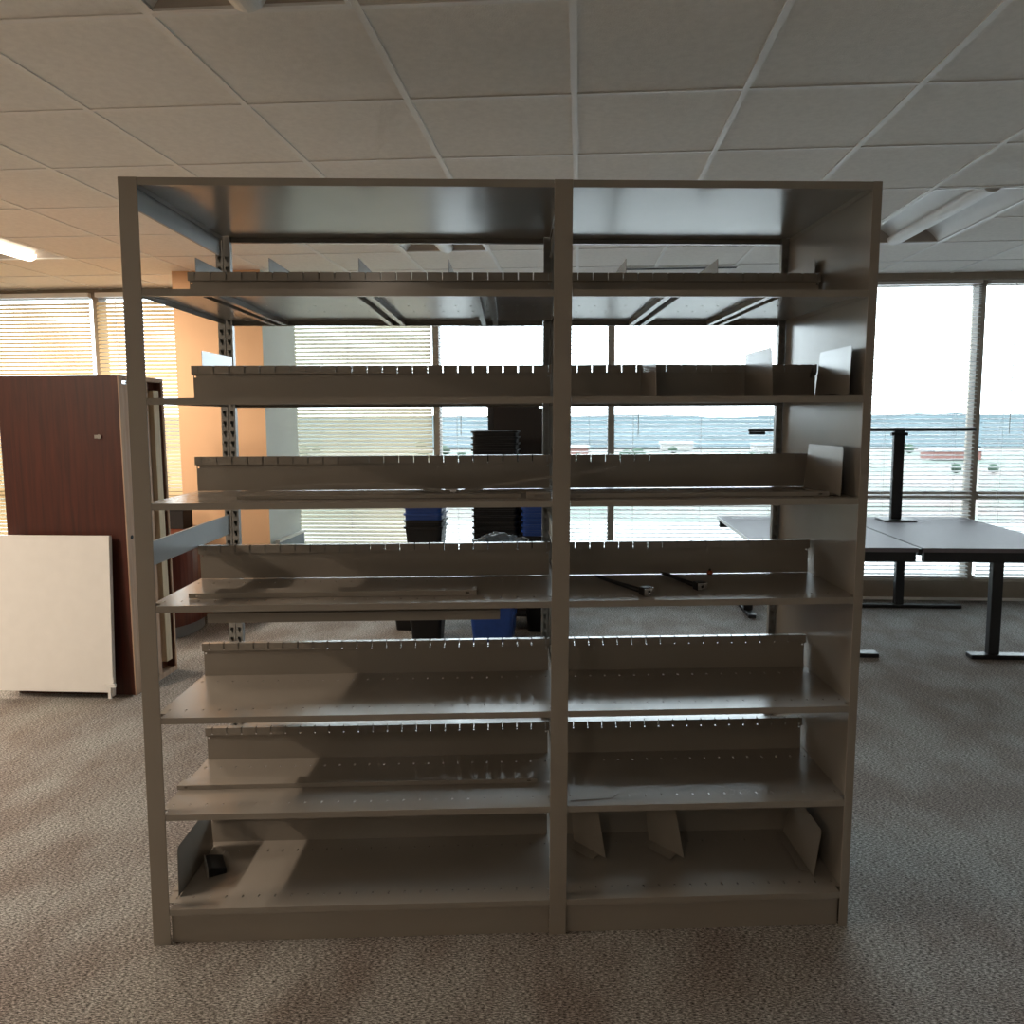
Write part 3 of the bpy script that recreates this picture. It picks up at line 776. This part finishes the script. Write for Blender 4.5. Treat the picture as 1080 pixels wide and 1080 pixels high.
# ------------------------------------------------------------------ outside
G = -16.0
struct('trim_3', MB().box(UL-6, UR+6, WV+.18, WV+.9, -.6, -.35), BEIGEWALL)
lm = MB().add([(-2500, 25, G), (2500, 25, G), (2500, 2300, G-2), (-2500, 2300, G-2)], [(0, 1, 2, 3)])
lo = struct('floor_outside', lm, LAND)
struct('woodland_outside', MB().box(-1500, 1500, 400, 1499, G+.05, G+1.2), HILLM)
CONC = mat('pale_concrete', (.36, .355, .345), .9, 0, .2, .2, .08)
struct('floor_car_park', MB().box(-260, 300, 6, 118, G+.05, G+.2), CONC)
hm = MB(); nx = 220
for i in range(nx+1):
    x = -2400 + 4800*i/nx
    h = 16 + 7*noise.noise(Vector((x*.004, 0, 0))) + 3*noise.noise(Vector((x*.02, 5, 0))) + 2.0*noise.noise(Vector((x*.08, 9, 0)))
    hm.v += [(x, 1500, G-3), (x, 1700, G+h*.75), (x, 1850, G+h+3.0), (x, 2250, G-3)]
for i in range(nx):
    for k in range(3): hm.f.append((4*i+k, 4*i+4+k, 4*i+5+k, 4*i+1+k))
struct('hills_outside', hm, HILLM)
ROOFM = mat('pale_roofing', (.22, .23, .25), .8)
def house(x, y, wd, dp, h, label, wc):
    t = thing('distant_building', label, 'building', (x, y, G))
    obj('wall', MB().box(-wd/2, wd/2, -dp/2, dp/2, 0, h), wc, t)
    obj('roof', MB().box(-wd/2-.6, wd/2+.6, -dp/2-.6, dp/2+.6, h, h+.9), ROOFM, t)
WB = mat('pale_building', (.2, .19, .18), .9); RB = mat('red_brick', (.13, .055, .045), .9)
house(-4, 330, 18, 12, 3.5, 'low red building far outside behind the window beside the middle post', RB)
house(52, 385, 16, 10, 3.5, 'low pale building far outside behind the middle of the right bay', WB)
house(98, 360, 24, 12, 3.5, 'longer pale building far outside toward the desks', WB)
house(150, 300, 18, 12, 3.5, 'small red building far outside behind the monitor crossbar', RB)
tm = MB()
rnd = random.Random(3)
for k in range(90):
    x = rnd.uniform(-160, 320); y = rnd.uniform(160, 390); r = rnd.uniform(1.6, 3.6)
    if any(abs(x-a) < 45 and abs(y-b) < 40 for a, b in ((-12, 330), (52, 385), (96, 360), (150, 300))): continue
    ring = 6; vs = [(x, y, G)]
    for (hh, rr) in ((.3, .8), (.9, 1), (1.5, .7)):
        for q in range(ring): a = 2*PI*q/ring; vs.append((x+r*rr*math.cos(a)*rnd.uniform(.85, 1.15), y+r*rr*math.sin(a), G+r*hh))
    vs.append((x, y, G+r*1.8)); fs = []
    for q in range(ring): fs.append((0, 1+(q+1) % ring, 1+q))
    for lv in range(2):
        for q in range(ring): a = 1+lv*ring; fs.append((a+q, a+(q+1) % ring, a+ring+(q+1) % ring, a+ring+q))
    for q in range(ring): fs.append((1+2*ring+q, 1+2*ring+(q+1) % ring, 1+3*ring))
    tm.add(vs, fs)
o = obj('distant_trees', tm, FOLIAGE, smooth=True); tag(o, 'scattered green trees on the land far outside the windows', 'trees', kind='stuff')
